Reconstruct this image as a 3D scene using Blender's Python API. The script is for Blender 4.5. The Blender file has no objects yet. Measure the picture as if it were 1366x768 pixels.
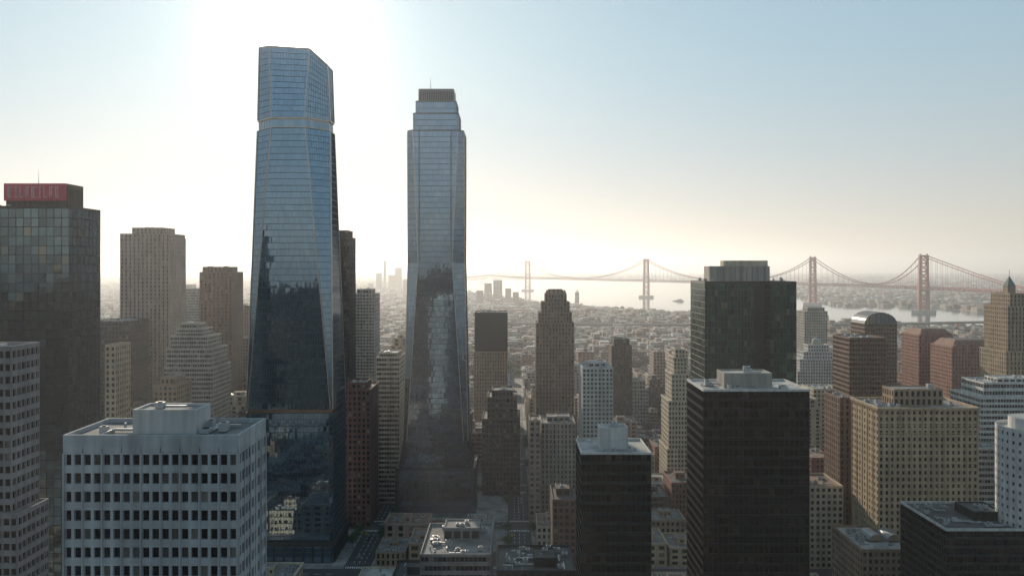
import bpy, math, random
import numpy as np
from mathutils import Vector
R=np.random.RandomState(7); random.seed(7)
sc=bpy.context.scene
F=1050.0; H=180.0
def X(px,d): return (px-683)/F*d
def Z(py,d): return H-(py-356)/F*d
SUN_AZ=math.radians(-15.5); SUN_EL=math.radians(16.1)
# ------------------------------------------------------------ materials
MC={}
def newmat(n):
    m=bpy.data.materials.new(n); m.use_nodes=True
    nt=m.node_tree; return m,nt,nt.nodes['Principled BSDF']
def N(nt,t,**k):
    n=nt.nodes.new(t)
    for a,v in k.items(): setattr(n,a,v)
    return n
def mixc(nt,f,a,b,bt='MIX'):
    n=N(nt,'ShaderNodeMix',data_type='RGBA',blend_type=bt)
    for i,v in ((0,f),(6,a),(7,b)):
        if isinstance(v,bpy.types.NodeSocket): nt.links.new(v,n.inputs[i])
        elif i==0: n.inputs[0].default_value=v
        else: n.inputs[i].default_value=(*v,1)
    return n.outputs[2]
def mth(nt,op,a,b=None,c=None):
    n=N(nt,'ShaderNodeMath',operation=op)
    for i,v in ((0,a),(1,b),(2,c)):
        if v is None: continue
        if isinstance(v,bpy.types.NodeSocket): nt.links.new(v,n.inputs[i])
        else: n.inputs[i].default_value=v
    return n.outputs[0]
def coords(nt,scale):
    tc=N(nt,'ShaderNodeTexCoord'); mp=N(nt,'ShaderNodeMapping'); mp.inputs['Scale'].default_value=scale
    nt.links.new(tc.outputs['Object'],mp.inputs[0]); return mp.outputs[0]
def noise(nt,scale,vec,det=4):
    n=N(nt,'ShaderNodeTexNoise'); n.inputs['Scale'].default_value=scale; n.inputs['Detail'].default_value=det
    nt.links.new(vec,n.inputs['Vector']); return n.outputs['Fac']
def rndattr(nt):
    n=N(nt,'ShaderNodeAttribute',attribute_name='rnd'); return n.outputs['Fac']
def wall(r,g,b,rough=.85):
    k=('w',r,g,b)
    if k in MC: return MC[k]
    m,nt,p=newmat('masonry_%.2f_%.2f_%.2f'%(r,g,b))
    st=noise(nt,1,coords(nt,(.5,.5,.04)),3); bl=noise(nt,1,coords(nt,(.07,.07,.07)),2)
    v=mth(nt,'MULTIPLY_ADD',st,.9,.38); v2=mth(nt,'MULTIPLY_ADD',bl,.6,.66); rr=mth(nt,'MULTIPLY_ADD',rndattr(nt),.16,.92)
    f=mth(nt,'MULTIPLY',mth(nt,'MULTIPLY',v,v2),rr)
    hs=N(nt,'ShaderNodeHueSaturation'); hs.inputs['Color'].default_value=(r,g,b,1); nt.links.new(f,hs.inputs['Value'])
    nt.links.new(hs.outputs[0],p.inputs['Base Color']); p.inputs['Roughness'].default_value=rough
    MC[k]=m; return m
def glass(name,dark,metal=.0,ior=1.6,rough=.06,blind=(.3,.29,.26),bf=.25,var=.5):
    k=('g',name)
    if k in MC: return MC[k]
    m,nt,p=newmat('glass_'+name)
    r=rndattr(nt)
    lt=tuple(min(1,c*(1+var)) for c in dark); dk=tuple(c*(1-var) for c in dark)
    fr=mth(nt,'FRACT',mth(nt,'MULTIPLY',r,7.31))
    base=mixc(nt,fr,dk,lt)
    st=mth(nt,'GREATER_THAN',r,1-bf)
    amt=mth(nt,'MULTIPLY',st,mth(nt,'FRACT',mth(nt,'MULTIPLY',r,31.7)))
    c=mixc(nt,amt,base,blind)
    nt.links.new(c,p.inputs['Base Color'])
    p.inputs['Metallic'].default_value=metal; p.inputs['IOR'].default_value=ior
    p.inputs['Roughness'].default_value=rough
    nz=noise(nt,1,coords(nt,(.3,.3,.3)),1)
    bp=N(nt,'ShaderNodeBump'); bp.inputs['Strength'].default_value=.2; bp.inputs['Distance'].default_value=.05
    nt.links.new(nz,bp.inputs['Height']); nt.links.new(bp.outputs[0],p.inputs['Normal'])
    MC[k]=m; return m
def metal(name,c,rough=.4,met=1.):
    k=('m',name)
    if k in MC: return MC[k]
    m,nt,p=newmat(name); p.inputs['Metallic'].default_value=met; p.inputs['Roughness'].default_value=rough
    v=noise(nt,1,coords(nt,(.3,.3,.3)),2)
    nt.links.new(mixc(nt,v,tuple(x*.75 for x in c),tuple(min(1,x*1.25) for x in c)),p.inputs['Base Color'])
    MC[k]=m; return m
def roofm(c):
    k=('r',c)
    if k in MC: return MC[k]
    m,nt,p=newmat('roofing_%.2f'%c[0]); p.inputs['Roughness'].default_value=.9
    a=noise(nt,1,coords(nt,(.12,.12,.12)),5); b=noise(nt,1,coords(nt,(1.5,1.5,1.5)),2)
    rp=N(nt,'ShaderNodeValToRGB'); rp.color_ramp.elements[0].position=.38; rp.color_ramp.elements[1].position=.62
    rp.color_ramp.elements[0].color=tuple(x*.55 for x in c)+(1,); rp.color_ramp.elements[1].color=tuple(min(1,x*1.2) for x in c)+(1,)
    nt.links.new(a,rp.inputs[0]); nt.links.new(mixc(nt,mth(nt,'MULTIPLY',b,.5),rp.outputs[0],tuple(x*.5 for x in c)),p.inputs['Base Color'])
    MC[k]=m; return m
G_OFF=glass('office_window',(.015,.017,.02),bf=.25,ior=1.5,blind=(.22,.2,.17))
G_RES=glass('dark_window',(.01,.011,.013),bf=.2,ior=1.5,blind=(.2,.18,.15))
G_T1=glass('blue_curtain_wall',(.27,.36,.44),metal=.92,rough=.03,bf=.05,blind=(.38,.43,.48),var=.1)
G_T2=glass('steel_blue_curtain_wall',(.20,.29,.37),metal=.92,rough=.04,bf=.06,blind=(.3,.36,.42),var=.13)
G_GRN=glass('green_curtain_wall',(.035,.11,.085),metal=.7,rough=.05,bf=.16,blind=(.26,.28,.18),var=.5)
G_BLK=glass('black_curtain_wall',(.004,.005,.006),metal=.0,ior=1.38,rough=.06,bf=.14,blind=(.07,.05,.03),var=.5)
G_LFT=glass('teal_curtain_wall',(.12,.17,.19),metal=.85,rough=.04,bf=.1,blind=(.22,.22,.18),var=.3)
MUL=metal('mullion_aluminium',(.11,.13,.15),.4,.6)
RIB=metal('bronze_edge_rib',(.55,.45,.38),.3,.8)
MULD=metal('mullion_dark_bronze',(.02,.019,.018),.45,.2)
GOLD=metal('bronze_trim',(.5,.36,.26),.25)
STEEL=metal('galvanised_steel',(.4,.41,.42),.5,.5)
ROOF_L=roofm((.42,.41,.39)); ROOF_M=roofm((.22,.21,.2)); ROOF_D=roofm((.09,.088,.085)); ROOF_R=roofm((.26,.17,.125))
# ------------------------------------------------------------ mesh builder
class MB:
    def __init__(s): s.Q=[];s.M=[];s.Rr=[];s.ng=[];s.mats=[]
    def mi(s,m):
        if m not in s.mats: s.mats.append(m)
        return s.mats.index(m)
    def quads(s,q,m,r=None):
        q=np.asarray(q,dtype=np.float32).reshape(-1,4,3); n=len(q)
        if n==0: return
        s.Q.append(q); s.M.append(np.full(n,s.mi(m),np.int32)); s.Rr.append(R.rand(n).astype(np.float32) if r is None else np.asarray(r,np.float32))
    def ngon(s,p,m): s.ng.append((np.asarray(p,dtype=np.float32),s.mi(m)))
    def box(s,x0,x1,y0,y1,z0,z1,m,top=None):
        v=[(x0,y0,z0),(x1,y0,z0),(x1,y1,z0),(x0,y1,z0),(x0,y0,z1),(x1,y0,z1),(x1,y1,z1),(x0,y1,z1)]
        f=[(0,1,5,4),(1,2,6,5),(2,3,7,6),(3,0,4,7)]
        s.quads([[v[i] for i in a] for a in f],m,[.5]*4); s.quads([[v[i] for i in (4,5,6,7)]],top or m,[.5])
    def beam(s,a,b,w,h,m):
        a=np.array(a,float);b=np.array(b,float);d=b-a;L=np.linalg.norm(d)
        if L<1e-6:return
        d/=L; up=np.array([0,0,1.]) if abs(d[2])<.95 else np.array([1.,0,0])
        sx=np.cross(d,up);sx/=np.linalg.norm(sx);uz=np.cross(sx,d)
        c=[(-w/2,-h/2),(w/2,-h/2),(w/2,h/2),(-w/2,h/2)]
        A=[a+sx*i+uz*j for i,j in c];B=[b+sx*i+uz*j for i,j in c]
        s.quads([[A[i],A[(i+1)%4],B[(i+1)%4],B[i]] for i in range(4)]+[[A[3],A[2],A[1],A[0]],B],m,[.5]*6)
    def prism(s,poly,z0,z1,m,top=None,poly1=None):
        poly1=poly1 or poly; n=len(poly)
        z0=z0 if hasattr(z0,'__len__') else [z0]*n; z1=z1 if hasattr(z1,'__len__') else [z1]*n
        s.quads([[(*poly[i],z0[i]),(*poly[(i+1)%n],z0[(i+1)%n]),(*poly1[(i+1)%n],z1[(i+1)%n]),(*poly1[i],z1[i])] for i in range(n)],m,[.5]*n)
        s.ngon([(*poly1[i],z1[i]) for i in range(n)],top or m)
    def cyl(s,x,y,r,z0,z1,m,n=12,top=None,r1=None):
        f=lambda r:[(x+r*math.cos(t*2*math.pi/n),y+r*math.sin(t*2*math.pi/n)) for t in range(n)]
        s.prism(f(r),z0,z1,m,top,f(r1 if r1 is not None else r))
    def facade(s,a,b,c,d,nx,nz,st):
        a,b,c,d=[np.array(v,float) for v in (a,b,c,d)]
        nx=max(1,int(nx));nz=max(1,int(nz))
        n=np.cross(b-a,d-a); 
        if np.linalg.norm(n)<1e-6: n=np.cross(b-a,c-b)
        n/=np.linalg.norm(n)
        i,j=np.meshgrid(np.arange(nx),np.arange(nz),indexing='ij'); i=i.ravel();j=j.ravel()
        def P(u,v):
            u=u[:,None];v=v[:,None]; return (a*(1-u)+b*u)*(1-v)+(d*(1-u)+c*u)*v
        mx,mb_,mt,dep=st['mx'],st['mb'],st['mt'],st['dep']
        u0,u1,v0,v1=i/nx,(i+1)/nx,j/nz,(j+1)/nz
        p0,p1,q0,q1=(i+mx)/nx,(i+1-mx)/nx,(j+mb_)/nz,(j+1-mt)/nz
        O=[P(u0,v0),P(u1,v0),P(u1,v1),P(u0,v1)]; I=[P(p0,q0),P(p1,q0),P(p1,q1),P(p0,q1)]
        D=[x-n*(dep+.04) for x in I]; t=st.get('tilt',.012)
        tu=(R.rand(len(i))-.5)*2*t; tv=(R.rand(len(i))-.5)*2*t
        G=[x-n*dep for x in I]
        G[0]=G[0]+n*(-tu-tv)[:,None];G[1]=G[1]+n*(tu-tv)[:,None];G[2]=G[2]+n*(tu+tv)[:,None];G[3]=G[3]+n*(-tu+tv)[:,None]
        sk=lambda *v: np.stack(v,1)
        s.quads(sk(*G),st['g'])
        rr=R.rand(len(i)); W=st['w']; sp=st.get('sp',W)
        s.quads(sk(O[0],O[1],I[1],I[0]),sp,rr); s.quads(sk(I[3],I[2],O[2],O[3]),sp,rr)
        s.quads(sk(I[0],I[1],D[1],D[0]),W,rr); s.quads(sk(D[3],D[2],I[2],I[3]),W,rr)
        if mx>0:
            s.quads(sk(O[0],I[0],I[3],O[3]),W,rr); s.quads(sk(I[1],O[1],O[2],I[2]),W,rr)
            s.quads(sk(I[0],D[0],D[3],I[3]),W,rr); s.quads(sk(D[1],I[1],I[2],D[2]),W,rr)
    def tier(s,p0,z0,z1,st,p1=None,roof=None,par=1.1,cornice=0):
        p1=p1 or p0;n=len(p0)
        Z0=list(z0) if hasattr(z0,'__len__') else [z0]*n; Z1=list(z1) if hasattr(z1,'__len__') else [z1]*n
        h=max(Z1)-min(Z0)
        for i in range(n):
            k=(i+1)%n
            L=max(math.dist(p0[i],p0[k]),math.dist(p1[i],p1[k]))
            if L<.05: continue
            back=(p0[k][0]-p0[i][0])<-.9*L and n==4
            s.facade((*p0[i],Z0[i]),(*p0[k],Z0[k]),(*p1[k],Z1[k]),(*p1[i],Z1[i]),max(1,round(L/st['bay']/(2 if back else 1))),max(1,round(h/st['fl'])),st)
            if st.get('pil') and not back:
                e=np.array(p0[k],float)-np.array(p0[i],float);e/=np.linalg.norm(e);nn=np.array([e[1],-e[0]]);m=max(1,round(L/st['bay']/st['pil']))
                for q in range(m+1):
                    c=np.array(p0[i])+e*L*q/m; c=c+e*(.16 if q==0 else (-.16 if q==m else 0))
                    s.quads([[(*(c+e*u0+nn*w0),min(Z0)),(*(c+e*u1+nn*w1),min(Z0)),(*(c+e*u1+nn*w1),h+min(Z0)-.3),(*(c+e*u0+nn*w0),h+min(Z0)-.3)] for u0,w0,u1,w1 in((-.15,.22,.15,.22),(-.15,0,-.15,.22),(.15,.22,.15,0))],st['w'],[.6]*3)
        zt=max(Z1)
        if roof is not None:
            if min(Z1)!=zt: s.ngon([(*p1[i],Z1[i]) for i in range(n)],roof);return
            t=.45; out=inset(p1,-cornice) if cornice else p1; inn=inset(p1,t)
            pw=st.get('par',st['w'])
            for A,B,za,zb in ((out,out,zt,zt+par),(out,inn,zt+par,zt+par),(inn,inn,zt+par,zt)):
                s.quads([[(*A[i],za),(*A[(i+1)%n],za),(*B[(i+1)%n],zb),(*B[i],zb)] for i in range(n)],pw,[.6]*n)
            if cornice:
                s.quads([[(*p1[i],zt),(*p1[(i+1)%n],zt),(*out[(i+1)%n],zt),(*out[i],zt)] for i in range(n)],pw,[.5]*n)
            s.ngon([(*q,zt+.02) for q in inn],roof)
    def build(s,name,loc=(0,0,0),link=True):
        me=bpy.data.meshes.new(name)
        q=np.concatenate(s.Q) if s.Q else np.zeros((0,4,3),np.float32)
        co=[q.reshape(-1,3)];tot=[np.full(len(q),4,np.int32)];mi=list(s.M);rr=list(s.Rr)
        for p,m in s.ng: co.append(p);tot.append(np.array([len(p)],np.int32));mi.append(np.array([m],np.int32));rr.append(np.array([.5],np.float32))
        co=np.concatenate(co);tot=np.concatenate(tot);mi=np.concatenate(mi);rr=np.concatenate(rr)
        nv=len(co);st=np.concatenate([[0],np.cumsum(tot)[:-1]]).astype(np.int32)
        me.vertices.add(nv);me.vertices.foreach_set('co',co.astype(np.float32).ravel())
        me.loops.add(nv);me.loops.foreach_set('vertex_index',np.arange(nv,dtype=np.int32))
        me.polygons.add(len(tot));me.polygons.foreach_set('loop_start',st);me.polygons.foreach_set('loop_total',tot.astype(np.int32))
        for m in s.mats: me.materials.append(m)
        me.polygons.foreach_set('material_index',mi)
        me.update(calc_edges=True)
        a=me.attributes.new('rnd','FLOAT','FACE');a.data.foreach_set('value',rr.astype(np.float32))
        return obj(name,me,loc) if link else me
def obj(name,me,loc=(0,0,0),rz=0,scl=None):
    o=bpy.data.objects.new(name,me);o.location=loc;o.rotation_euler=(0,0,rz)
    if scl:o.scale=scl
    sc.collection.objects.link(o);return o
def inset(p,t):
    n=len(p);out=[]
    for i in range(n):
        a,b,c=[np.array(p[(i+k)%n],float) for k in(-1,0,1)]
        e1=b-a;e2=c-b
        if np.linalg.norm(e1)<1e-4 or np.linalg.norm(e2)<1e-4: out.append(tuple(b));continue
        e1/=np.linalg.norm(e1);e2/=np.linalg.norm(e2)
        n1=np.array([-e1[1],e1[0]]);n2=np.array([-e2[1],e2[0]])
        v=n1+n2; v=v/max(.2,(1+n1@n2)); out.append((b[0]+v[0]*t,b[1]+v[1]*t))
    return out
def rect(x0,x1,y0,y1): return [(x0,y0),(x1,y0),(x1,y1),(x0,y1)]
def octa(cx,cy,hw,hd,c): return [(cx+a,cy+b) for a,b in((-hw+c,-hd),(hw-c,-hd),(hw,-hd+c),(hw,hd-c),(hw-c,hd),(-hw+c,hd),(-hw,hd-c),(-hw,-hd+c))]
def rrect(cx,cy,hw,hd,r,k=5):
    P=[]
    for (sx,sy,a0) in((-1,-1,180),(1,-1,270),(1,1,0),(-1,1,90)):
        for i in range(k+1):
            a=math.radians(a0+90*i/k);P.append((cx+sx*(hw-r)+r*math.cos(a),cy+sy*(hd-r)+r*math.sin(a)))
    return P
def S(w,g=G_OFF,bay=3.3,fl=3.8,mx=.22,mb=.3,mt=.12,dep=.35,**k): return dict(w=w,g=g,bay=bay,fl=fl,mx=mx,mb=mb,mt=mt,dep=dep,**k)
def ribbon(w,g=G_OFF,fl=3.8,**k): return S(w,g,bay=1.9,fl=fl,mx=.04,mb=.42,mt=.04,dep=.35,**k)
def curtain(g,w=MUL,bay=1.9,fl=3.9,**k): return S(w,g,bay=bay,fl=fl,mx=.035,mb=.05,mt=.03,dep=.1,**k)
def pier(w,g=G_OFF,bay=3,fl=3.7,**k): return S(w,g,bay=bay,fl=fl,mx=.3,mb=.22,mt=.06,dep=.7,**k)
def clutter(mb,x0,x1,y0,y1,z,rg,dens=1.0,avoid=None):
    w=x1-x0;dp=y1-y0
    if w<6 or dp<6:return
    for _ in range(int(w*dp/55*dens)+1):
        a=rg.uniform(x0+2,x1-3.5);b=rg.uniform(y0+2,y1-3.5)
        if avoid and avoid[0]-3<a<avoid[1]+.6 and avoid[2]-3<b<avoid[3]+.6: continue
        t=rg.random()
        if t<.45:
            sx,sy,h=rg.uniform(1.2,2.9),rg.uniform(1.2,2.9),rg.uniform(.8,2)
            mb.box(a,a+sx,b,b+sy,z+.3,z+.3+h,STEEL); mb.box(a+.15,a+sx-.15,b+.15,b+sy-.15,z,z+.3,MULD)
            mb.cyl(a+sx/2,b+sy/2,min(sx,sy)*.36,z+.3+h,z+.5+h,MULD,10)
        elif t<.6: mb.beam((a,b,z+.6),(min(x1-1.5,a+rg.uniform(3,9)),b,z+.6),.6,.5,STEEL)
        elif t<.72: mb.beam((a,b,z+.5),(a,min(y1-1.5,b+rg.uniform(3,9)),z+.5),.5,.5,STEEL)
        elif t<.86: mb.cyl(a,b,.3,z,z+rg.uniform(.8,1.8),STEEL,8)
        else: mb.box(a,a+2.2,b,b+1.6,z,z+.45,wall(.4,.4,.38))
FOOT=[]
def bld(name,d,depth,tiers,st,pent=None,roof=None,dens=1,par=1.1,cornice=0,pst=None,ant=None,extra=None):
    roof=roof or ROOF_M; rg=random.Random(int(tiers[0][0]*13+d))
    xL,xR=X(tiers[0][0],d),X(tiers[0][1],d);cx=(xL+xR)/2;cy=d+depth/2
    FOOT.append((xL,xR,d,d+depth)); mb=MB();z=0
    for k,t in enumerate(tiers):
        iy=t[3] if len(t)>3 else 0; s_=t[4] if len(t)>4 else st
        a,b=X(t[0],d+iy)-cx,X(t[1],d+iy)-cx; y0,y1=-depth/2+iy,depth/2-iy; z1=Z(t[2],d+iy)
        mb.tier(rect(a,b,y0,y1),z,z1,s_,roof=roof,par=par,cornice=cornice); z=z1
    av=None
    if pent:
        py=depth*(pent[3] if len(pent)>3 else .35); pd=depth*(pent[4] if len(pent)>4 else .4)
        pa,pb=X(pent[0],d+py)-cx,X(pent[1],d+py)-cx; pz=Z(pent[2],d+py)
        if pz<z+1.5: pz=z+3.5
        mb.tier(rect(pa,pb,-depth/2+py,-depth/2+py+pd),z,pz,pst or S(st['w'],MULD,bay=4,fl=4.2,mx=.12,mb=.15,mt=.2,dep=.1),roof=roof,par=.5)
        av=(pa,pb,-depth/2+py,-depth/2+py+pd); clutter(mb,pa,pb,av[2],av[3],pz,rg,.7)
    clutter(mb,a+.5,b-.5,y0+.5,y1-.5,z,rg,dens,av)
    if ant:
        for (apx,aty) in ant: mb.cyl(X(apx,d+depth/2)-cx,0,.22,z,Z(aty,d+depth/2),STEEL,6,r1=.06)
    if extra: extra(mb,a,b,y0,y1,z)
    return mb.build(name,(cx,cy,0))
# ------------------------------------------------------------ tapering faceted skyscraper (left)
def edges(mb,P0,z0,P1,z1,m,w=.5):
    n=len(P0);z0=z0 if hasattr(z0,'__len__') else [z0]*n;z1=z1 if hasattr(z1,'__len__') else [z1]*n
    for i in range(n): mb.beam((*P0[i],z0[i]),(*P1[i],z1[i]),w,w,m)
mb=MB()
st=curtain(G_T1,bay=1.75,fl=3.9,tilt=.006)
A=octa(0,0,26.5,20,2);B=octa(0,0,26.5,20,1.2);C=octa(-1,0,23,18,12.5);D=octa(-1,0,22.9,17.8,12.6)
base=octa(0,0,28,21.5,1.5)
mb.tier(base,0,12,S(metal('bronze_panel',(.08,.07,.06),.5,.5),G_T1,bay=6,fl=12,mx=.08,mb=.04,mt=.15,dep=.8),roof=ROOF_M)
mb.tier(A,12,91,st)
mb.prism(inset(B,.5),91,93,GOLD)
mb.tier(B,93,265,st,p1=C,roof=ROOF_D,par=.3)
mb.tier(inset(C,.8),265.3,271,S(GOLD,G_T1,bay=3.5,fl=5.7,mx=.04,mb=.1,mt=.1,dep=.2))
zt=[315.5,314,306,306,312,316,317,317]
Dt=octa(-1,0,21.4,16,9)
mb.prism(D,271,271.8,RIB)
mb.tier(D,271.8,zt,st,p1=Dt,roof=ROOF_D)
edges(mb,B,93,C,265.3,RIB,.6);edges(mb,A,12,A,91,MUL,.4);edges(mb,D,271.8,Dt,zt,RIB,.6)
for i in range(8): mb.beam((*Dt[i],zt[i]),(*Dt[(i+1)%8],zt[(i+1)%8]),.6,.9,RIB)
mb.build('tapering_glass_skyscraper',(-136,500,0)); FOOT.append((-165,-107,478,522))
# ------------------------------------------------------------ stepped glass skyscraper (centre)
mb=MB();st=curtain(G_T2,bay=1.75,fl=3.9,tilt=.005)
P=lambda hw,hd,c:octa(0,0,hw,hd,c)
mb.tier(P(29,20,3),0,34,curtain(G_T2,MULD,bay=2.4,fl=4.2),roof=ROOF_M)
mb.tier(P(27,18.4,5),34,54,curtain(G_T2,MULD,bay=2.4,fl=4.2),p1=P(23.6,17.8,3))
mb.tier(P(23.6,17.8,3),54,183,st,p1=P(20.8,17.6,8.5))
mb.tier(P(20.8,17.6,8.5),183,278,st,p1=P(20.6,17.4,4.2),roof=ROOF_M)
edges(mb,P(23.6,17.8,3),54,P(20.8,17.6,8.5),183,RIB,.5);edges(mb,P(20.8,17.6,8.5),183,P(20.6,17.4,4.2),278,RIB,.5)
mb.tier(P(16.8,14,2.5),278,291,st,roof=ROOF_M)
mb.tier(P(15,12.5,2),291,300,st,roof=ROOF_M)
mb.tier(P(13,10.5,1),300,309,S(MUL,MULD,bay=1.6,fl=9,mx=.25,mb=.04,mt=.1,dep=.6),roof=ROOF_M)
mb.cyl(-5,0,.35,309,321,STEEL,6,r1=.08)
for sx in(-1,1): mb.beam((sx*11.5,-17.85,185),(sx*11.5,-17.65,278),.5,.7,MUL)
mb.build('stepped_glass_skyscraper',(-55.5,586,0)); FOOT.append((-85,-26,562,610))
# ------------------------------------------------------------ foreground and mid buildings
W_WHT=wall(.62,.6,.57);W_CON=wall(.4,.36,.31);W_BEI=wall(.5,.37,.235);W_TAN=wall(.36,.25,.165);W_BRN=wall(.18,.105,.07)
W_RED=wall(.28,.12,.08);W_DBR=wall(.09,.065,.05);W_GRY=wall(.26,.25,.24);W_CRM=wall(.55,.46,.34);W_DRK=wall(.04,.038,.037);W_PNK=wall(.38,.265,.21)
W_BLG=wall(.46,.47,.48)
bld('concrete_office_block',170,19,[(84,318,603),(84,318,586,0,S(W_BLG,W_BLG,bay=4.1,fl=2.9,mx=.02,mb=.02,mt=.02,dep=.04))],S(W_BLG,G_OFF,bay=2.05,fl=4.0,mx=.15,mb=.3,mt=.12,dep=.6,pil=2),pent=(177,262,549,.3,.45),roof=ROOF_M,dens=2.2,par=1.0,pst=S(W_WHT,W_WHT,bay=6,fl=6,mx=.03,mb=.03,mt=.03,dep=.06))
def sign(mb,a,b,y0,y1,z):
    red=metal('red_sign_paint',(.5,.04,.06),.5,0);wh=metal('white_sign_paint',(.6,.35,.38),.5,0)
    cx=X(-40,340)*.5+X(92,340)*.5; l,r=X(8,346)-cx,X(88,346)-cx
    zb=Z(268,346);zt=Z(248,346); y=-26/2+6
    mb.tier(rect(l,r,y,y+14),z,zt,S(W_BRN,MULD,bay=2.5,fl=10,mx=.1,mb=.1,mt=.1,dep=.2),roof=ROOF_D)
    mb.box(l-.4,r+.4,y-.9,y-.3,zb,zt+1,red)
    n=9
    for i in range(n):
        x=l+1.5+(r-l-3)*i/n; w=(r-l-3)/n*.62; h0=zb+1.3;h1=zt-.4
        k=i%4
        if k!=1: mb.box(x,x+.35,y-1.15,y-.95,h0,h1,wh)
        if k in(0,1,3): mb.box(x+.4,x+w,y-1.15,y-.95,h1-.4,h1,wh)
        if k in(0,2,1): mb.box(x+.4,x+w,y-1.15,y-.95,h0,h0+.4,wh)
        if k in(1,3,0): mb.box(x+w*.5,x+w*.5+.35,y-1.15,y-.95,h0+.5,h1-.5,wh)
    mb.cyl((l+r)/2-3,0,.2,zt,zt+8,STEEL,6,r1=.05)
bld('teal_glass_office_tower',340,26,[(-40,92,278)],curtain(G_LFT,MULD,bay=3.2,fl=4.0,tilt=.02),roof=ROOF_D,dens=.5,extra=sign)
bld('concrete_apartment_tower',210,14,[(-70,24,690),(-70,16,467,.8)],S(wall(.26,.25,.25),G_OFF,bay=2.1,fl=3.3,mx=.1,mb=.36,mt=.08,dep=.6),roof=ROOF_L)
bld('ribbed_concrete_tower',750,38,[(160,226,318),(160,226,313,1),(176,218,305,6)],pier(W_PNK,bay=4),roof=ROOF_M)
bld('brown_ribbed_tower',850,34,[(266,310,364),(270,306,357,4)],pier(W_BRN,bay=4.4),roof=ROOF_M,ant=[(290,340)])
bld('stepped_white_office_building',620,40,[(218,284,492),(222,282,467,2),(227,277,450,5),(235,270,440,9),(240,265,433,12)],ribbon(W_CON,fl=3.6),roof=ROOF_L)
bld('slab_office_building',1100,30,[(234,266,386)],ribbon(W_GRY),roof=ROOF_M)
bld('narrow_beige_tower',500,20,[(140,154,462)],S(W_BEI,bay=3),roof=ROOF_L)
bld('brown_office_building',700,40,[(120,172,430)],S(W_DBR),roof=ROOF_M)
bld('office_building',560,26,[(205,236,515),(214,232,505,3)],S(W_TAN),roof=ROOF_M)
bld('office_building',980,30,[(312,345,408)],pier(W_PNK),roof=ROOF_M)
bld('office_building',900,30,[(290,335,452)],S(W_PNK),roof=ROOF_M)
bld('dark_residential_tower',640,26,[(446,466,318),(446,464,309,3)],S(W_DBR,bay=2.6,fl=3.2),roof=ROOF_M,dens=.4)
bld('balcony_apartment_tower',800,30,[(472,500,393),(476,496,387,5)],S(W_CON,bay=3,fl=3.2,mx=.1,mb=.36,mt=.05,dep=1.1),roof=ROOF_L)
bld('white_office_building',600,34,[(502,533,478),(505,530,472,5)],ribbon(W_CRM,fl=3.6),roof=ROOF_L)
bld('brick_office_building',545,34,[(458,494,521),(462,488,512,7)],S(wall(.17,.08,.06),bay=3.2),roof=ROOF_R)
lw=pier(W_TAN,bay=2.6)
bld('dark_topped_office_tower',800,36,[(632,677,470),(633,677,418,.3,S(MULD,MULD,bay=2.4,fl=2.4,mx=.12,mb=.1,mt=.1,dep=.4))],lw,roof=ROOF_D)
bld('stepped_brown_building',620,40,[(643,694,560),(650,690,531,4),(656,684,522,9)],S(W_DBR,bay=2.8),roof=ROOF_M)
def finials(mb,a,b,y0,y1,z):
    for i in range(5):
        x=a+(b-a)*(i+.5)/5
        mb.box(x-1.3,x+1.3,y0+.6,y0+3,z+1.1,z+2.6,W_TAN)
        mb.prism(rect(x-1.3,x+1.3,y0+.6,y0+3),z+2.6,z+4.4,W_TAN,poly1=rect(x-.5,x+.5,y0+1.4,y0+2.2))
    mb.prism(rect(a+2,b-2,y0+4,y1-4),z,z+5,W_BRN,poly1=rect(a+3.5,b-3.5,y0+6,y1-6),top=ROOF_D)
bld('art_deco_tower',720,34,[(712,770,560),(715,766,432,2),(718,763,418,4),(722,760,404,6),(727,756,393,8)],pier(wall(.26,.17,.12),bay=2.9,fl=3.6),roof=ROOF_M,extra=finials,dens=.3)
bld('white_apartment_building',600,34,[(777,818,492)],S(W_WHT,bay=2.8,fl=3.3),pent=(785,808,484),roof=ROOF_L)
bld('unseen_dark_office_tower',800,28,[(816,843,462),(819,840,453,5)],pier(W_DBR),roof=ROOF_M)
bld('ribbed_office_building',560,30,[(722,768,566)],pier(wall(.38,.31,.24),bay=2.6,fl=3.6),pent=(730,760,556),roof=ROOF_M)
bld('office_building',545,20,[(706,721,562)],S(W_PNK),roof=ROOF_R)
bld('terracotta_tower',620,34,[(890,922,600),(892,921,536,1.5),(896,919,500,4),(899,916,478,7),(901,914,467,9)],S(W_CRM,bay=2.6,fl=3.6),roof=ROOF_L,cornice=.5,dens=.3)
# green notched tower
mb=MB();st=curtain(G_GRN,MULD,bay=2.0,fl=3.9,tilt=.03)
NP=[(-28,-19),(2,-19),(2,-9),(12,-9),(12,-19),(28,-19),(28,19),(-28,19)]
mb.tier(NP,0,170,st,roof=None)
mb.prism(NP,170,171.2,MULD,top=ROOF_D)
mb.box(2.3,11.7,-10,-9.3,0,169,W_DRK)
mb.prism(rrect(-3,1,19,12,6),171.2,180.5,W_CON,top=ROOF_D);mb.prism(rrect(2,2,14,9,6),180.5,184,W_CRM,top=ROOF_L)
for k in range(9): mb.beam((-3-15+k*3.6,-11.35,171.3),(-3-15+k*3.6,-11.35,180),.5,.5,W_GRY)
clutter(mb,-27,-17,-17,17,171.2,random.Random(3),1);clutter(mb,18,27,-17,17,171.2,random.Random(4),1)
mb.build('green_glass_office_tower',(145.5,499,0));FOOT.append((117,174,480,518))
bk=S(MULD,G_BLK,bay=1.9,fl=3.7,mx=.04,mb=.3,mt=.03,dep=.25,par=W_WHT,sp=metal('black_spandrel',(.006,.006,.0065),.35,.0))
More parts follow.
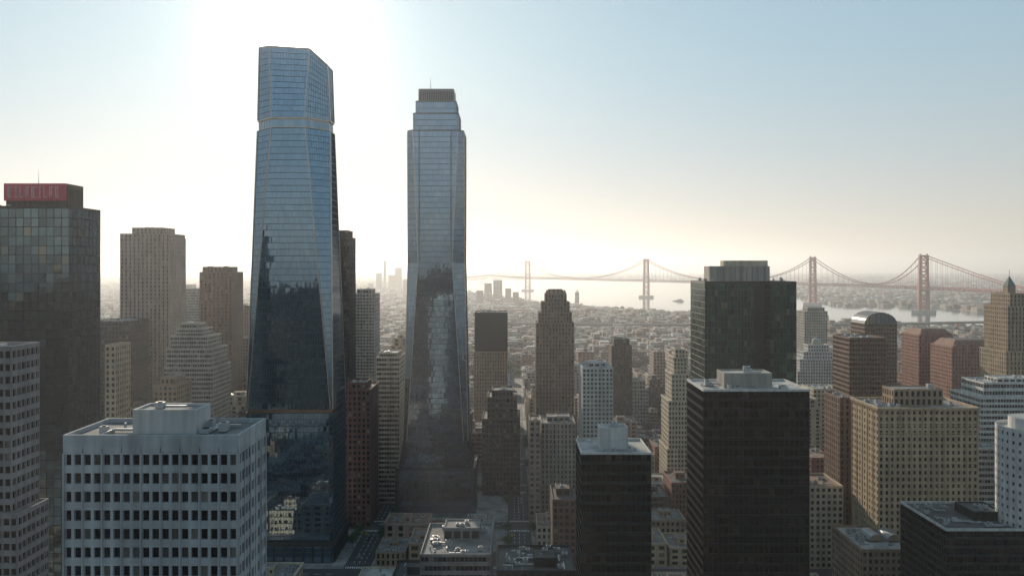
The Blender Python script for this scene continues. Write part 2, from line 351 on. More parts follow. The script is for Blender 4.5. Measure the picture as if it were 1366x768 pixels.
bld('black_glass_office_tower',300,28,[(938,1080,522)],bk,pent=(966,1030,499,.3,.4),roof=ROOF_L,dens=2,par=.9,pst=S(W_CON,W_CON,bay=5,fl=5,mx=.04,mb=.04,mt=.06,dep=.08))
bk2=dict(bk);bk2['sp']=metal('dark_green_spandrel',(.02,.03,.027),.3,.2)
bld('dark_glass_office_building',290,24,[(775,869,606)],bk2,pent=(800,838,572,.35,.35),roof=ROOF_L,dens=2,par=.8,pst=S(W_WHT,W_WHT,bay=4,fl=4,mx=.05,mb=.05,mt=.1,dep=.1))
def dent(mb,a,b,y0,y1,z):
    for i in range(int((b-a)/1.6)): mb.box(a+.3+i*1.6,a+1.1+i*1.6,y0-.55,y0-.01,z-1.1,z-.05,W_BEI)
    for i in range(int((y1-y0)/1.6)): mb.box(a-.55,a-.01,y0+.3+i*1.6,y0+1.1+i*1.6,z-1.1,z-.05,W_BEI)
    for zz in(z-9,z-13): mb.box(a-.35,b+.35,y0-.35,y0-.23,zz,zz+.5,W_BEI)
bld('beige_masonry_hotel',430,34,[(1172,1305,546)],S(W_BEI,G_RES,bay=3.1,fl=3.7,mx=.27,mb=.25,mt=.15,dep=.55,pil=2),pent=(1192,1258,520,.3,.4),roof=ROOF_M,cornice=.8,dens=1.6,extra=dent,pst=S(W_TAN,G_RES,bay=3,fl=4,mx=.25,mb=.2,mt=.15,dep=.3))
bld('narrow_brown_tower',480,24,[(1120,1141,532)],pier(W_BRN),roof=ROOF_M)
bld('rust_brown_office_tower',620,32,[(1133,1182,452)],S(wall(.17,.085,.05),G_BLK,bay=2.2,fl=3.7,mx=.12,mb=.35,mt=.06,dep=.3),roof=ROOF_D)
# barrel-roofed tower
mb=MB();d=750;cx=X(1175,d);hw=15.5
mb.tier(rect(-hw,hw,-15,15),0,Z(432,d),S(W_BRN,G_BLK,bay=2.6,mx=.15,dep=.3))
zb=Z(432,d);arc=[(hw*math.cos(t),zb+11*math.sin(t)) for t in np.linspace(0,math.pi,13)]
gm=metal('dark_standing_seam_roof',(.06,.07,.075),.45,.4)
mb.quads([[(arc[i][0],-15,arc[i][1]),(arc[i][0],15,arc[i][1]),(arc[i+1][0],15,arc[i+1][1]),(arc[i+1][0],-15,arc[i+1][1])] for i in range(12)],gm)
for y in(-15,15): mb.ngon([(a[0],y,a[1]) for a in arc],G_LFT)
for i in range(13): mb.beam((arc[i][0],-15.2,arc[i][1]),(arc[i][0],15.2,arc[i][1]),.4,.4,MULD)
for i in range(1,12): mb.beam((arc[i][0],-15.15,zb),(arc[i][0],-15.15,arc[i][1]),.35,.3,MULD)
mb.build('barrel_roofed_tower',(cx,d+15,0));FOOT.append((cx-hw,cx+hw,d,d+30))
def cap(mb,a,b,y0,y1,z):
    c=(a+b)/2;yc=(y0+y1)/2
    mb.cyl(c,yc,4.5,z,z+4,W_CRM,16);
    for k in range(5):
        r=4.2*math.cos(k*.3);r1=4.2*math.cos((k+1)*.3);mb.cyl(c,yc,r,z+4+4.2*math.sin(k*.3),z+4+4.2*math.sin(k*.3+.3),wall(.45,.5,.48),16,r1=max(.1,r1))
    mb.cyl(c,yc,.3,z+8,z+14,STEEL,6,r1=.05)
bld('domed_white_tower',850,40,[(1062,1120,530),(1064,1119,496,2),(1067,1116,480,5),(1072,1111,470,9),(1078,1106,461,13)],S(W_WHT,bay=2.8,fl=3.6),roof=ROOF_L,extra=cap,dens=.3,cornice=.4)
bld('pale_office_tower',1100,30,[(1073,1104,416),(1077,1100,411,6)],S(W_CON),roof=ROOF_L)
def hip(mb,a,b,y0,y1,z):
    m=wall(.24,.12,.08);i=(b-a)*.16
    mb.prism(rect(a+.6,b-.6,y0+.6,y1-.6),z+.1,z+7,m,top=ROOF_D,poly1=rect(a+i,b-i,y0+i,y1-i))
    n=5
    for k in range(n):
        x=a+(b-a)*(k+.5)/n; mb.box(x-1.2,x+1.2,y0-.3,y0+2,z-6,z+3,W_RED)
bld('brick_tower_with_hip_roof',800,36,[(1226,1272,448)],S(W_RED,bay=2.9,fl=3.6,mx=.3),roof=ROOF_R,extra=hip,dens=0)
bld('brick_tower_with_hip_roof',735,38,[(1270,1328,464)],S(wall(.32,.15,.1),bay=2.9,fl=3.6,mx=.3),roof=ROOF_R,extra=hip,dens=0)
def spire(mb,a,b,y0,y1,z):
    c=(a+b)/2;yc=(y0+y1)/2
    mb.prism(rect(c-3,c+3,yc-3,yc+3),z,z+6,W_TAN);mb.prism(rect(c-3.3,c+3.3,yc-3.3,yc+3.3),z+6,z+14,wall(.16,.2,.17),poly1=rect(c-.2,c+.2,yc-.2,yc+.2));mb.cyl(c,yc,.2,z+13,z+19,STEEL,6)
bld('art_deco_spire_tower',600,34,[(1342,1382,470),(1344,1378,410,2),(1347,1372,393,5)],pier(wall(.36,.27,.18),bay=2.8,fl=3.5),roof=ROOF_M,extra=spire,dens=.3)
bld('white_ribbon_office_building',520,36,[(1308,1430,532),(1312,1420,512,5)],ribbon(W_WHT,fl=3.7),roof=ROOF_L,pent=(1330,1380,505))
bld('grey_office_building',500,20,[(1298,1345,600)],ribbon(W_CON),roof=ROOF_L)
mb=MB();mb.tier([(14*math.cos(t),14*math.sin(t)) for t in np.linspace(0,2*math.pi,33)[:-1]],0,108,S(W_WHT,G_OFF,bay=2.7,fl=3.6,mx=.32,mb=.4,mt=.2,dep=.4),roof=ROOF_L);mb.prism([(9*math.cos(t),9*math.sin(t)) for t in np.linspace(0,2*math.pi,25)[:-1]],108,113,W_WHT,top=ROOF_L)
mb.build('round_white_tower',(X(1390,345),352,0));FOOT.append((X(1390,345)-15,X(1390,345)+15,337,367))
bld('low_dark_glass_building',340,40,[(1262,1420,708)],dict(bk2),roof=ROOF_D,pent=(1300,1340,690),dens=1.5)
def hut(mb,a,b,y0,y1,z):
    for k in range(2):
        cx=a+(b-a)*(.35+.25*k)
        arc=[(cx+4*math.cos(t),z+1+3.2*math.sin(t)) for t in np.linspace(0,math.pi,9)]
        mb.quads([[(arc[i][0],-6,arc[i][1]),(arc[i][0],6,arc[i][1]),(arc[i+1][0],6,arc[i+1][1]),(arc[i+1][0],-6,arc[i+1][1])] for i in range(8)],STEEL)
        for y in(-6,6): mb.ngon([(p[0],y,p[1]) for p in arc],W_TAN)
bld('low_office_block',405,38,[(1150,1250,735)],S(W_TAN,bay=3),roof=ROOF_L,extra=hut,dens=1.5)
bld('flat_roof_office_building',328,40,[(560,655,742)],ribbon(W_GRY),roof=ROOF_M,pent=(592,640,705,.5,.3),dens=2.5)
bld('plant_room_building',320,30,[(662,768,764)],S(W_DRK),roof=ROOF_D,pent=(712,742,745,.2,.4),dens=3)
bld('dark_brick_building',450,30,[(737,768,668)],S(W_BRN),roof=ROOF_D,pent=(742,760,652))
bld('cream_building',470,30,[(1080,1125,650)],S(W_CRM),roof=ROOF_R)
bld('brick_building',560,36,[(1082,1112,612)],S(W_RED),roof=ROOF_R)
bld('cream_building',700,30,[(1085,1122,520)],S(W_CRM),roof=ROOF_L)
bld('terracotta_building',950,30,[(872,892,470)],S(W_PNK),roof=ROOF_R)
bld('pale_office_tower',900,26,[(893,918,468)],S(W_CRM),roof=ROOF_L)
# distant towers
for px,w,y,d in [(640,9,388,3800),(651,10,378,4000),(664,12,374,4200),(678,8,385,3700),(688,8,390,3800),(494,6,378,5200),(505,7,364,6000),(513,3,348,6200),(522,8,367,6000),(531,9,357,6200),(541,7,373,5200),(770,5,390,3500),(395,10,372,4000),(470,8,378,4000),(250,14,380,2600),(212,10,384,2800)]:
    bld('distant_office_tower',d,30,[(px-w/2,px+w/2,y)],S([W_CRM,W_GRY,W_CON][px%3],bay=6,fl=5),roof=ROOF_L,dens=0)
# ------------------------------------------------------------ streets
SX=[-1290,-1170,-1060,-950,-840,-730,-620,-510,-405,-300,-205,-93,5,64,187,290,395,505,615,725,840,950,1060,1170,1290]
SY=[-1140,-1030,-920,-820,-720,-620,-520,-420,-320,-220,-110,-30,60,150,250,390,462,548,640,730,840,930,1030,1130,1230,1340,1450]
asph,nt,p=newmat('asphalt');p.inputs['Roughness'].default_value=.85
nt.links.new(mixc(nt,noise(nt,1,coords(nt,(.15,.15,.15)),6),(.035,.035,.037),(.075,.073,.07)),p.inputs['Base Color'])
pave=roofm((.3,.29,.275)); paint=metal('road_paint',(.7,.7,.66),.7,0)
rd=MB();mk=MB();pv=MB()
for x in SX: rd.quads([[(x-8,-1140,.02),(x+8,-1140,.02),(x+8,1450,.02),(x-8,1450,.02)]],asph)
for y in SY:
    for a,b in zip(SX[:-1],SX[1:]): rd.quads([[(a+8,y-8,.02),(b-8,y-8,.02),(b-8,y+8,.02),(a+8,y+8,.02)]],asph)
q=[]
for x in SX:
    for y in np.arange(150,1300,7.):
        if min(abs(y-s) for s in SY)<12: continue
        for o,w in((0,.15),(-3.3,.1),(3.3,.1)): q.append([(x+o-w,y,.03),(x+o+w,y,.03),(x+o+w,y+3.5,.03),(x+o-w,y+3.5,.03)])
    for y in SY:
        if y<100: continue
        for s in(-1,1):
            for k in range(-5,6): q.append([(x+k*1.3-.3,y+s*10-1.4,.03),(x+k*1.3+.3,y+s*10-1.4,.03),(x+k*1.3+.3,y+s*10+1.4,.03),(x+k*1.3-.3,y+s*10+1.4,.03)])
for y in SY:
    if y<100: continue
    for x in np.arange(-900,900,7.):
        if min(abs(x-s) for s in SX)<12: continue
        q.append([(x,y-.15,.03),(x+3.5,y-.15,.03),(x+3.5,y+.15,.03),(x,y+.15,.03)])
mk.quads(q,paint)
BL=[]
for a,b in zip(SX[:-1],SX[1:]):
    for c,d in zip(SY[:-1],SY[1:]):
        pv.box(a+8,b-8,c+8,d-8,0,.14,pave);BL.append((a+11,b-11,c+11,d-11))
rd.build('road');mk.build('road_markings');pv.build('pavement')
# ------------------------------------------------------------ infill templates
TP=[]
cols=[W_CRM,W_TAN,W_BEI,W_RED,W_GRY,W_CON,W_BRN,W_PNK,W_DBR,W_DRK,W_TAN,W_BRN]
rfs=[ROOF_L,ROOF_M,ROOF_M,ROOF_D,ROOF_R]
rg=random.Random(11)
for k in range(56):
    w=rg.choice([14,18,22,28]);dp=rg.choice([22,27,32]);h=[9,12,15,19,24,28,34,42,50,62,76,90,12,15][k%14]
    c=rg.choice(cols);st=rg.choice([S(c,rg.choice([G_OFF,G_RES]),bay=rg.choice([2.7,3.2,3.8]),fl=3.6,mx=rg.uniform(.18,.32)),S(c,bay=3,fl=3.6),pier(c,bay=3.2),ribbon(c),curtain(G_BLK,MULD,bay=2.6) if h>30 else S(c)])
    mb=MB();rf=rg.choice(rfs)
    mb.tier(rect(-w/2,w/2,-dp/2,dp/2),0,h,st,roof=rf,cornice=rg.choice([0,0,.5]));pw=rg.uniform(5,9)
    zt=h
    if h>40 and rg.random()<.6:
        mb.tier(rect(-w/2+3,w/2-3,-dp/2+3,dp/2-3),h,h+8,st,roof=rf);zt=h+8
    mb.tier(rect(-pw/2,pw/2,-2,5),zt,zt+rg.uniform(3,4.5),S(c,MULD,bay=3,fl=4,mx=.3,mb=.3,mt=.3,dep=.1),roof=rf,par=.3)
    clutter(mb,-w/2+1,w/2-1,-dp/2+1,dp/2-1,zt,rg,1.6,(-pw/2,pw/2,-2,5))
    TP.append((w,dp,h,mb.build('infill_%d'%k,link=False),'brick_building' if c in(W_RED,W_BRN) else ('office_building' if h>30 else 'apartment_building')))
# unseen dark towers added behind the viewpoint to darken the glass reflections
DK=[]
for k,(w,dp,h) in enumerate([(46,30,150),(40,34,128),(52,30,168),(44,30,110),(76,34,140)]):
    mb=MB();mb.tier(rect(-w/2,w/2,-dp/2,dp/2),0,h,S([W_DRK,W_DBR][k%2],G_BLK,bay=3,fl=3.8,mx=.12,mb=.2,mt=.05,dep=.3),roof=ROOF_D);mb.box(-w/4,w/4,-6,6,h,h+6,W_DRK)
    DK.append((w,dp,mb.build('unseen_dark_tower_%d'%k,link=False)))
def hit(a,b,c,d):
    return any(a<f[1]+1.5 and b>f[0]-1.5 and c<f[3]+1.5 and d>f[2]-1.5 for f in FOOT)
nin=0
for (a,b,c,d) in BL:
    cyb=(c+d)/2; cxb=(a+b)/2
    if cyb>0 and (abs(cxb)>cyb*.72+120): continue
    if cyb<0 and abs(cxb)>650: continue
    if cyb<=60 and cyb>-70 and abs(cxb)<100: continue
    if cyb<-40:
        x=a
        while x<b-36:
            c2=[t for t in DK if t[0]<=b-x] or [DK[1]]
            t=rg.choice(c2) 
            obj('unseen_dark_office_tower',t[2],(x+t[0]/2,(c+d)/2,.145),scl=(1,1,rg.uniform(.95,1.15) if cyb<-270 else rg.uniform(.7,.95)));x+=t[0]+rg.choice([1,8])  # added out of view so the glass skyscrapers mirror something dark
        continue
    y=c
    while y<d-15:
        row=[t for t in TP if t[1]<=d-y]
        if not row: break
        dp=rg.choice(sorted(set(t[1] for t in row)))
        x=a
        while x<b-12:
            far=cyb
            if far<470: lo,hi=9,20
            elif far<560: lo,hi=9,24
            elif far<640: lo,hi=12,34
            elif far<1130 and x<-110: lo,hi=19,62 if rg.random()<.7 else 90
            elif far<1000: lo,hi=12,42 if rg.random()<.8 else 62
            else: lo,hi=9,28
            c2=[t for t in TP if t[1]==dp and t[0]<=b-x+.1 and lo<=t[2]<=hi]
            if not c2: x+=6;continue
            t=rg.choice(c2);s=rg.uniform(.85,1.2)
            if not hit(x,x+t[0],y,y+dp):
                obj(t[4],t[3],(x+t[0]/2,y+dp/2,.145),rz=rg.choice([0,math.pi]),scl=(1,1,s));nin+=1
                x+=t[0]+rg.choice([.3,.3,2])
            else: x+=5
        y+=dp+rg.choice([.5,3,6])
print('infill',nin)
# ------------------------------------------------------------ vehicles
def carmesh(paintc,name):
    mb=MB();pt=metal('car_paint_'+name,paintc,.25,.2);tyre=metal('tyre',(.02,.02,.02),.9,0)
    pr=[(-2.25,.35),(2.25,.35),(2.28,.62),(2.1,.82),(1.25,.97),(-2.0,1.0),(-2.25,.8)]
    w=.9
    for (P,m,w) in ((pr,pt,.9),([(1.2,.97),(.45,1.42),(-1.1,1.45),(-1.85,1.0)],G_RES,.76),([(.5,1.425),(.4,1.49),(-1.05,1.51),(-1.15,1.455)],pt,.72)):
        n=len(P)
        mb.quads([[(P[i][0],-w,P[i][1]),(P[i][0],w,P[i][1]),(P[(i+1)%n][0],w,P[(i+1)%n][1]),(P[(i+1)%n][0],-w,P[(i+1)%n][1])] for i in range(n)],m)
        for s in(-1,1): mb.ngon([(p_[0],s*w,p_[1]) for p_ in P],m)
    for x in(-1.4,1.4):
        for s in(-1,1):
            ring=[(x+.34*math.cos(t),.34+.34*math.sin(t)) for t in np.linspace(0,2*math.pi,13)[:-1]]
            mb.ngon([(r_[0],s*.93,r_[1]) for r_ in ring],tyre)
            mb.quads([[(ring[i][0],s*.7,ring[i][1]),(ring[(i+1)%12][0],s*.7,ring[(i+1)%12][1]),(ring[(i+1)%12][0],s*.93,ring[(i+1)%12][1]),(ring[i][0],s*.93,ring[i][1])] for i in range(12)],tyre)
    return mb.build('car_mesh',link=False)
cars=[carmesh(c,n) for c,n in(((.6,.6,.6),'white'),((.03,.03,.035),'black'),((.3,.02,.02),'red'),((.2,.22,.25),'grey'),((.6,.35,.03),'yellow'))]
for i in range(230):
    if rg.random()<.6:
        x=rg.choice([-205,-93,5,64,187,290]);y=rg.uniform(380,900);s=rg.choice([-1,1]);o=rg.choice([1.7,5,6.8]);obj('car',rg.choice(cars),(x+s*o,y,.02),rz=s*math.pi/2)
    else:
        y=rg.choice([462,548,640,730]);x=rg.uniform(-300,350);s=rg.choice([-1,1]);obj('car',rg.choice(cars),(x,y+s*rg.choice([1.7,5]),.02),rz=0 if s<0 else math.pi)
# street trees
leaf,nt,p=newmat('foliage');nt.links.new(mixc(nt,rndattr(nt),(.03,.06,.018),(.09,.13,.04)),p.inputs['Base Color']);p.inputs['Roughness'].default_value=.7
bark=wall(.12,.09,.06)
def treemesh(sd):
    r=np.random.RandomState(sd);mb=MB();mb.cyl(0,0,.22,0,3.2,bark,8,r1=.14)
    for k in range(9):
        a=r.rand()*6.28;l=r.uniform(1.2,2.6);e=(l*math.cos(a),l*math.sin(a),r.uniform(4,7.5));mb.beam((0,0,r.uniform(2.4,3.1)),e,.1,.1,bark)
        c=np.array(e)+r.normal(0,.9,(70,3));u=r.normal(0,1,(70,3));u/=np.linalg.norm(u,axis=1)[:,None];v=np.cross(u,r.normal(0,1,(70,3)));v/=np.linalg.norm(v,axis=1)[:,None]
        s=r.uniform(.15,.32,(70,1));mb.quads(np.stack([c-u*s-v*s,c+u*s-v*s,c+u*s+v*s,c-u*s+v*s],1),leaf)
    return mb.build('tree_mesh',link=False)
trs=[treemesh(k) for k in range(3)]
for x in(-205,-93,5,187):
    for y in np.arange(400,860,13):
        if min(abs(y-s) for s in SY)<12: continue
        for s in(-1,1):
            if rg.random()<.55 : obj('street_tree',rg.choice(trs),(x+s*9.3,y,.14),rz=rg.uniform(0,6))
# ------------------------------------------------------------ ground, water
def W(px,py): d=H*F/(py-356);return (X(px,d),d)
gm,nt,p=newmat('land');p.inputs['Roughness'].default_value=.95
a=noise(nt,1,coords(nt,(.0012,.0012,.0012)),6);b=noise(nt,1,coords(nt,(.02,.02,.02)),4)
c=mixc(nt,a,(.13,.115,.095),(.07,.085,.05));c=mixc(nt,mth(nt,'MULTIPLY',b,.7),c,(.2,.19,.175));nt.links.new(c,p.inputs['Base Color'])
g=MB();g.quads([[(-60000,-15000,0),(60000,-15000,0),(60000,70000,0),(-60000,70000,0)]],gm);g.build('ground')
wp=[(560,384),(640,391),(700,401),(780,409),(860,415),(930,419),(1010,423),(1100,430),(1200,434),(1290,436),(1330,436),(1430,432),(1430,419),(1330,420),(1280,414),(1230,410),(1130,409),(1085,403),(1060,396),(1010,387),(960,380),(900,375),(820,372),(740,372),(660,373),(560,375)]
WP=[W(*q_) for q_ in wp]
wm,nt,p=newmat('bay_water');p.inputs['Base Color'].default_value=(.06,.11,.13,1);p.inputs['Roughness'].default_value=.1;p.inputs['IOR'].default_value=1.45
bp=N(nt,'ShaderNodeBump');bp.inputs['Distance'].default_value=.5;bp.inputs['Strength'].default_value=.4
nt.links.new(noise(nt,1,coords(nt,(.03,.012,.03)),4),bp.inputs['Height']);nt.links.new(bp.outputs[0],p.inputs['Normal'])
w_=MB();w_.ngon([(q_[0],q_[1],.4) for q_ in WP],wm);w_.build('bay_water')
far=[W(-200,366),W(500,366),W(700,365),W(1100,364),W(1500,364.5),W(1500,362.5),W(1100,362),W(700,362.5),W(-200,363)]
w_=MB();w_.ngon([(q_[0],q_[1],.4) for q_ in far],wm);w_.build('far_bay_water')
def inpoly(x,y,P):
    r=np.zeros(len(x),bool);n=len(P)
    for i in range(n):
        x0,y0=P[i];x1,y1=P[(i+1)%n]
        if y0==y1: continue
        r^=((y0>y)!=(y1>y))&(x<(x1-x0)*(y-y0)/(y1-y0)+x0)
    return r
# low-rise neighbourhoods as one mass
def houses(name,n,d0,d1,smin,smax,hmin,hmax,seed):
    r=np.random.RandomState(seed);d=np.exp(r.uniform(np.log(d0),np.log(d1),n));x=(r.rand(n)-.5)*2*(d*.78)
    blk=45 if d0<2500 else 90
    gx=np.round(x/blk)*blk+np.clip(r.normal(0,blk*.26,n),-blk*.36,blk*.36);gy=np.round(d/blk)*blk+np.clip(r.normal(0,blk*.26,n),-blk*.36,blk*.36)
    ok=~inpoly(gx,gy,WP)&~inpoly(gx,gy+60,WP)
    if d0<2500: ok&=~((gy>2050)&(gy<2190)&(gx>-50))
    gx,gy=gx[ok],gy[ok];m=len(gx)
    w=r.uniform(smin,smax,m);dp=r.uniform(smin,smax,m);h=hmin+(hmax-hmin)*r.rand(m)**3
    h=np.where(inpoly(gx,gy+250,WP),hmin+3*r.rand(m),h)
    mb=MB();x0,x1,y0,y1=gx-w/2,gx+w/2,gy-dp/2,gy+dp/2;z=np.zeros(m)
    v=lambda a,b,c:np.stack([a,b,c],1)
    grp=r.choice(8,m,p=[.16,.1,.14,.16,.14,.06,.14,.1]);ms=[W_CRM,W_WHT,W_PNK,W_TAN,W_CON,W_RED,W_GRY,W_BRN];rf=[ROOF_L,ROOF_M,ROOF_R,ROOF_M,ROOF_L,ROOF_R,ROOF_D,ROOF_M]
    for k in range(8):
        s=grp==k;a,b,c,e,hh,zz=x0[s],x1[s],y0[s],y1[s],h[s],z[s]
        for (p0,p1) in(((a,c),(b,c)),((b,c),(b,e)),((b,e),(a,e)),((a,e),(a,c))):
            mb.quads(np.stack([v(*p0,zz),v(*p1,zz),v(*p1,hh),v(*p0,hh)],1),ms[k])
            for f0 in(.25,.6):   # window strips
                dx=p1[0]-p0[0];dy=p1[1]-p0[1];L=np.hypot(dx,dy);nx,ny=dy/L*.12,-dx/L*.12
                q0=(p0[0]+dx*.1+nx,p0[1]+dy*.1+ny);q1=(p0[0]+dx*.9+nx,p0[1]+dy*.9+ny)
                if d0<2500: mb.quads(np.stack([v(*q0,hh*f0),v(*q1,hh*f0),v(*q1,hh*(f0+.17)),v(*q0,hh*(f0+.17))],1),G_RES)
        gb=(r.rand(len(a))<.45)&(hh<12)
        zr=np.where(gb,hh+3,hh+.01);mid=(c+e)/2
        mb.quads(np.stack([v(a,c,hh),v(b,c,hh),v(b,mid,zr),v(a,mid,zr)],1),rf[k]);mb.quads(np.stack([v(a,mid,zr),v(b,mid,zr),v(b,e,hh),v(a,e,hh)],1),rf[k])
    mb.build(name)
houses('low_rise_neighbourhood',15000,1440,3000,9,24,6,34,1)
houses('shoreline_neighbourhood',14000,2700,7000,14,45,6,22,2)
houses('far_shore_town',9000,6500,20000,30,110,8,30,3)
# trees mass
r=np.random.RandomState(5);n=7000;d=np.exp(r.uniform(np.log(1300),np.log(9000),n));x=(r.rand(n)-.5)*1.5*d
ok=~inpoly(x,d,WP);x,d=x[ok],d[ok];mb=MB()
k=9;cx=np.repeat(x,k);cy=np.repeat(d,k);m=len(cx);sz=r.uniform(2,4.5,(m,1))*(1+cy[:,None]/5000)
c=np.stack([cx+r.normal(0,4,m),cy+r.normal(0,4,m),r.uniform(2,9,m)],1);u=r.normal(0,1,(m,3));u/=np.linalg.norm(u,axis=1)[:,None];vv=np.cross(u,r.normal(0,1,(m,3)));vv/=np.linalg.norm(vv,axis=1)[:,None]
mb.quads(np.stack([c-u*sz-vv*sz,c+u*sz-vv*sz,c+u*sz+vv*sz,c-u*sz+vv*sz],1)*1.0,leaf);mb.build('distant_trees')
# hills
mb=MB();hx=np.linspace(-42000,42000,180);rr=np.random.RandomState(9);ph=rr.rand(8)*6.28
hz=np.array([60+sum(90/(k+1)*math.sin(x/9000*(k+1)*1.7+ph[k]) for k in range(8)) for x in hx]).clip(10)+80
mb.quads([[(hx[i],43000,0),(hx[i+1],43000,0),(hx[i+1],46000,hz[i+1]),(hx[i],46000,hz[i])] for i in range(179)],gm)
mb.quads([[(hx[i],46000,hz[i]),(hx[i+1],46000,hz[i+1]),(hx[i+1],52000,0),(hx[i],52000,0)] for i in range(179)],gm);mb.build('hills')
# elevated highway
mb=MB();q_=[(-300,2200),(100,2140),(350,2110),(640,2100),(1000,2130),(1500,2240)]
for (a,b) in zip(q_[:-1],q_[1:]):
    mb.beam((*a,25),(*b,25),26,4,W_DBR);mb.beam((*a,27.1),(*b,27.1),24,.2,asph)
    for s in(-1,1): mb.beam((a[0],a[1]+s*12.8,27.6),(b[0],b[1]+s*12.8,27.6),.5,1.6,W_CON)
    n=int(math.dist(a,b)/35)
    for i in range(n): x=a[0]+(b[0]-a[0])*i/n;y=a[1]+(b[1]-a[1])*i/n;mb.box(x-1.5,x+1.5,y-6,y+6,0,23,W_CON)
mb.build('elevated_highway')
# ------------------------------------------------------------ suspension bridge
RED=metal('bridge_red_paint',(.34,.055,.045),.6,0)
T=[(118,5906),(786,4610),(1413,3700),(1595,3050)]
ctrl=[(-900,9000),(-250,7600)]+T+[(1640,2420),(1690,1800)]
def cr(p0,p1,p2,p3,t): return tuple(.5*((2*b)+(-a+c)*t+(2*a-5*b+4*c-d)*t*t+(-a+3*b-3*c+d)*t**3) for a,b,c,d in zip(p0,p1,p2,p3))
br=MB();DZ=102
def seg(k,n): 
    P=[ctrl[max(0,k-1)],ctrl[k],ctrl[k+1],ctrl[min(len(ctrl)-1,k+2)]];return [cr(*P,i/n) for i in range(n+1)]
for k in range(len(ctrl)-1):
    n=max(6,int(math.dist(ctrl[k],ctrl[k+1])/28));pt=seg(k,n)
    zd=[DZ]*(n+1)
    if k==0: zd=[30+(DZ-30)*i/n for i in range(n+1)]
    if k==len(ctrl)-2: zd=[DZ-40*i/n for i in range(n+1)]
    cab=None
    if 2<=k<=4: cab=[DZ+6+(224-DZ-6)*abs(2*i/n-1)**2.3 for i in range(n+1)]
    if k==1: cab=[DZ+4+(224-DZ-4)*(i/n)**1.7 for i in range(n+1)]
    if k==5: cab=[DZ+4+(224-DZ-4)*(1-i/n)**1.5 for i in range(n+1)]
    for i in range(n):
        a,b=pt[i],pt[i+1];L=math.dist(a,b);nx,ny=(b[1]-a[1])/L,-(b[0]-a[0])/L
        br.beam((*a,zd[i]),(*b,zd[i+1]),26,1.8,W_TAN);br.beam((*a,zd[i]-8),(*b,zd[i+1]-8),24,1.4,RED)
        for s in(-13.7,13.7):
            A=(a[0]+nx*s,a[1]+ny*s);B=(b[0]+nx*s,b[1]+ny*s)
            br.beam((*A,zd[i]+1),(*B,zd[i+1]+1),1.3,2.4,RED);br.beam((*A,zd[i]-8),(*B,zd[i+1]-8),1.3,2.2,RED)
            br.beam((*A,zd[i]-8),(*B,zd[i+1]+1) if i%2 else (*B,zd[i+1]+1),1.2,1.2,RED);br.beam((*A,zd[i]-8),(*A,zd[i]+1),1.2,1.2,RED)
            if cab:
                br.beam((*A,cab[i]),(*B,cab[i+1]),2.6,2.6,RED)
                if cab[i]>DZ+3: br.beam((*A,zd[i]),(*A,cab[i]),.6,.6,RED)
        if cab is None and i%3==0:
            for s in(-8,8): br.box(a[0]+nx*s-2,a[0]+nx*s+2,a[1]+ny*s-2,a[1]+ny*s+2,0,zd[i]-9,W_CON)
for i,t in enumerate(T):
    a,b=ctrl[i+1],ctrl[i+3];L=math.dist(a,b);dx,dy=(b[0]-a[0])/L,(b[1]-a[1])/L;nx,ny=dy,-dx
    leg=lambda s,z:(t[0]+nx*s*(18-z*.014),t[1]+ny*s*(18-z*.014),z)
    for s in(-1,1):
        br.beam(leg(s,12),leg(s,120),12,12,RED);br.beam(leg(s,120),leg(s,226),9.5,9.5,RED)
        br.beam(leg(s,226),leg(s,231),4,4,RED)
    for z in(40,88,128,162,194,223): br.beam(leg(-1,z),leg(1,z),6,6,RED)
    for z0,z1 in((12,40),(40,86),(106,128),(128,162),(162,194),(194,223)):
        br.beam(leg(-1,z0),leg(1,z1),3,3,RED);br.beam(leg(1,z0),leg(-1,z1),3,3,RED)
    br.prism([(t[0]+30*math.cos(q2)*abs(nx)+18*math.cos(q2),t[1]+24*math.sin(q2)) for q2 in np.linspace(0,2*math.pi,17)[:-1]],0,13,W_CON)
br.build('suspension_bridge')
# ferries
for (px,py) in[(905,402),(985,396),(770,388),(1150,422)]:
    x,y=W(px,py);mb=MB();hull=[(-28,-5),(16,-5),(30,0),(16,5),(-28,5)]
    mb.prism([(a*.94,b*.8) for a,b in hull],.3,4,W_GRY,poly1=hull);mb.tier(rect(-24,12,-4,4),4,8,S(W_WHT,bay=3,fl=4),roof=ROOF_L,par=.3);mb.tier(rect(-16,6,-3,3),8,11,S(W_WHT,bay=3,fl=3),roof=ROOF_L,par=.3);mb.cyl(-10,0,1.2,11,15,W_RED,10)
    mb.build('ferry',(x,y,.3)).rotation_euler=(0,0,px*.01)
# ------------------------------------------------------------ haze (real scattering volume)
hz=MB();hz.box(-58000,58000,-14000,58000,-20,520,gm)
hz.quads([[(-58000,-14000,-20),(-58000,58000,-20),(58000,58000,-20),(58000,-14000,-20)]],gm)
m=bpy.data.materials.new('haze');m.use_nodes=True;nt=m.node_tree;nt.nodes.clear()
o=N(nt,'ShaderNodeOutputMaterial');v=N(nt,'ShaderNodeVolumeScatter');v.inputs['Color'].default_value=(.95,.96,1,1);v.inputs['Density'].default_value=9.5e-5;v.inputs['Anisotropy'].default_value=.5
nt.links.new(v.outputs[0],o.inputs['Volume'])
ho=hz.build('haze');ho.data.materials.clear();ho.data.materials.append(m)
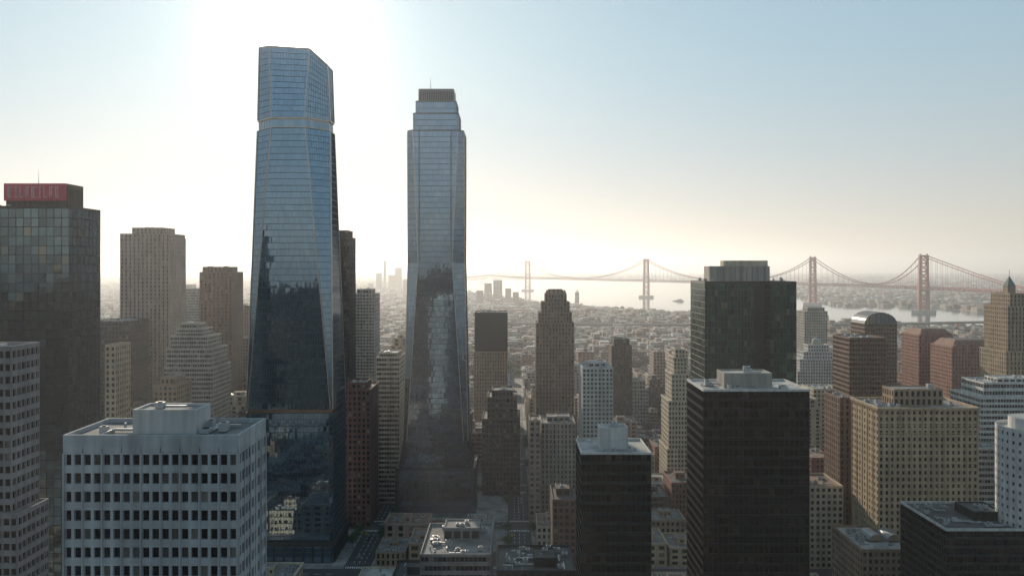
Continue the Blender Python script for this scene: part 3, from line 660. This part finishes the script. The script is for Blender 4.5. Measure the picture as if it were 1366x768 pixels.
# ------------------------------------------------------------ sky, sun, camera
w=bpy.data.worlds.new('World');sc.world=w;w.use_nodes=True;nt=w.node_tree
bg=nt.nodes['Background'];sk=N(nt,'ShaderNodeTexSky',sky_type='NISHITA');sk.sun_disc=False;sk.sun_elevation=SUN_EL;sk.sun_rotation=SUN_AZ%(2*math.pi);sk.altitude=100;sk.air_density=1;sk.dust_density=.2;sk.ozone_density=1
tc=N(nt,'ShaderNodeTexCoord');nm=N(nt,'ShaderNodeVectorMath',operation='NORMALIZE');nt.links.new(tc.outputs['Generated'],nm.inputs[0])
sp=N(nt,'ShaderNodeSeparateXYZ');nt.links.new(nm.outputs[0],sp.inputs[0])
el=N(nt,'ShaderNodeMapRange',interpolation_type='SMOOTHSTEP');el.inputs['From Min'].default_value=0;el.inputs['From Max'].default_value=.3;nt.links.new(sp.outputs['Z'],el.inputs[0])
tint=mixc(nt,el.outputs[0],(7.2,6.7,6.6),(5.9,7.7,8.3))
vs=N(nt,'ShaderNodeVectorMath',operation='SCALE');vs.inputs['Scale'].default_value=.085;nt.links.new(sk.outputs[0],vs.inputs[0])
gmn=N(nt,'ShaderNodeGamma');gmn.inputs['Gamma'].default_value=.36;nt.links.new(vs.outputs[0],gmn.inputs[0])
nt.links.new(mixc(nt,1.0,gmn.outputs[0],tint,'MULTIPLY'),bg.inputs[0]);bg.inputs[1].default_value=.1
sd=(math.sin(SUN_AZ)*math.cos(SUN_EL),math.cos(SUN_AZ)*math.cos(SUN_EL),math.sin(SUN_EL))
dt=N(nt,'ShaderNodeVectorMath',operation='DOT_PRODUCT');nt.links.new(nm.outputs[0],dt.inputs[0]);dt.inputs[1].default_value=sd
c0=mth(nt,'MAXIMUM',dt.outputs['Value'],0)
s1=mth(nt,'MULTIPLY',mth(nt,'POWER',c0,260),.75);s2=mth(nt,'MULTIPLY',mth(nt,'POWER',c0,26),.17);s3=mth(nt,'MULTIPLY',mth(nt,'POWER',c0,4000),14)
b2=N(nt,'ShaderNodeBackground');b2.inputs[0].default_value=(1,.93,.82,1);nt.links.new(mth(nt,'ADD',mth(nt,'ADD',s1,s2),s3),b2.inputs[1])
ad=N(nt,'ShaderNodeAddShader');nt.links.new(bg.outputs[0],ad.inputs[0]);nt.links.new(b2.outputs[0],ad.inputs[1]);nt.links.new(ad.outputs[0],nt.nodes['World Output'].inputs['Surface'])
l=bpy.data.lights.new('sun','SUN');l.energy=5;l.angle=math.radians(.5);l.color=(1,.86,.68)
lo=bpy.data.objects.new('sun',l);lo.rotation_euler=Vector(sd).to_track_quat('Z','Y').to_euler();sc.collection.objects.link(lo)
cam=bpy.data.cameras.new('camera');cam.sensor_width=36;cam.lens=36*F/1366;cam.shift_y=-28/1366;cam.clip_end=150000;cam.clip_start=.5
co=bpy.data.objects.new('camera',cam);co.location=(0,0,H);co.rotation_euler=(math.radians(90),0,0);sc.collection.objects.link(co);sc.camera=co
sc.view_settings.view_transform='Standard';sc.view_settings.look='None';sc.view_settings.exposure=0
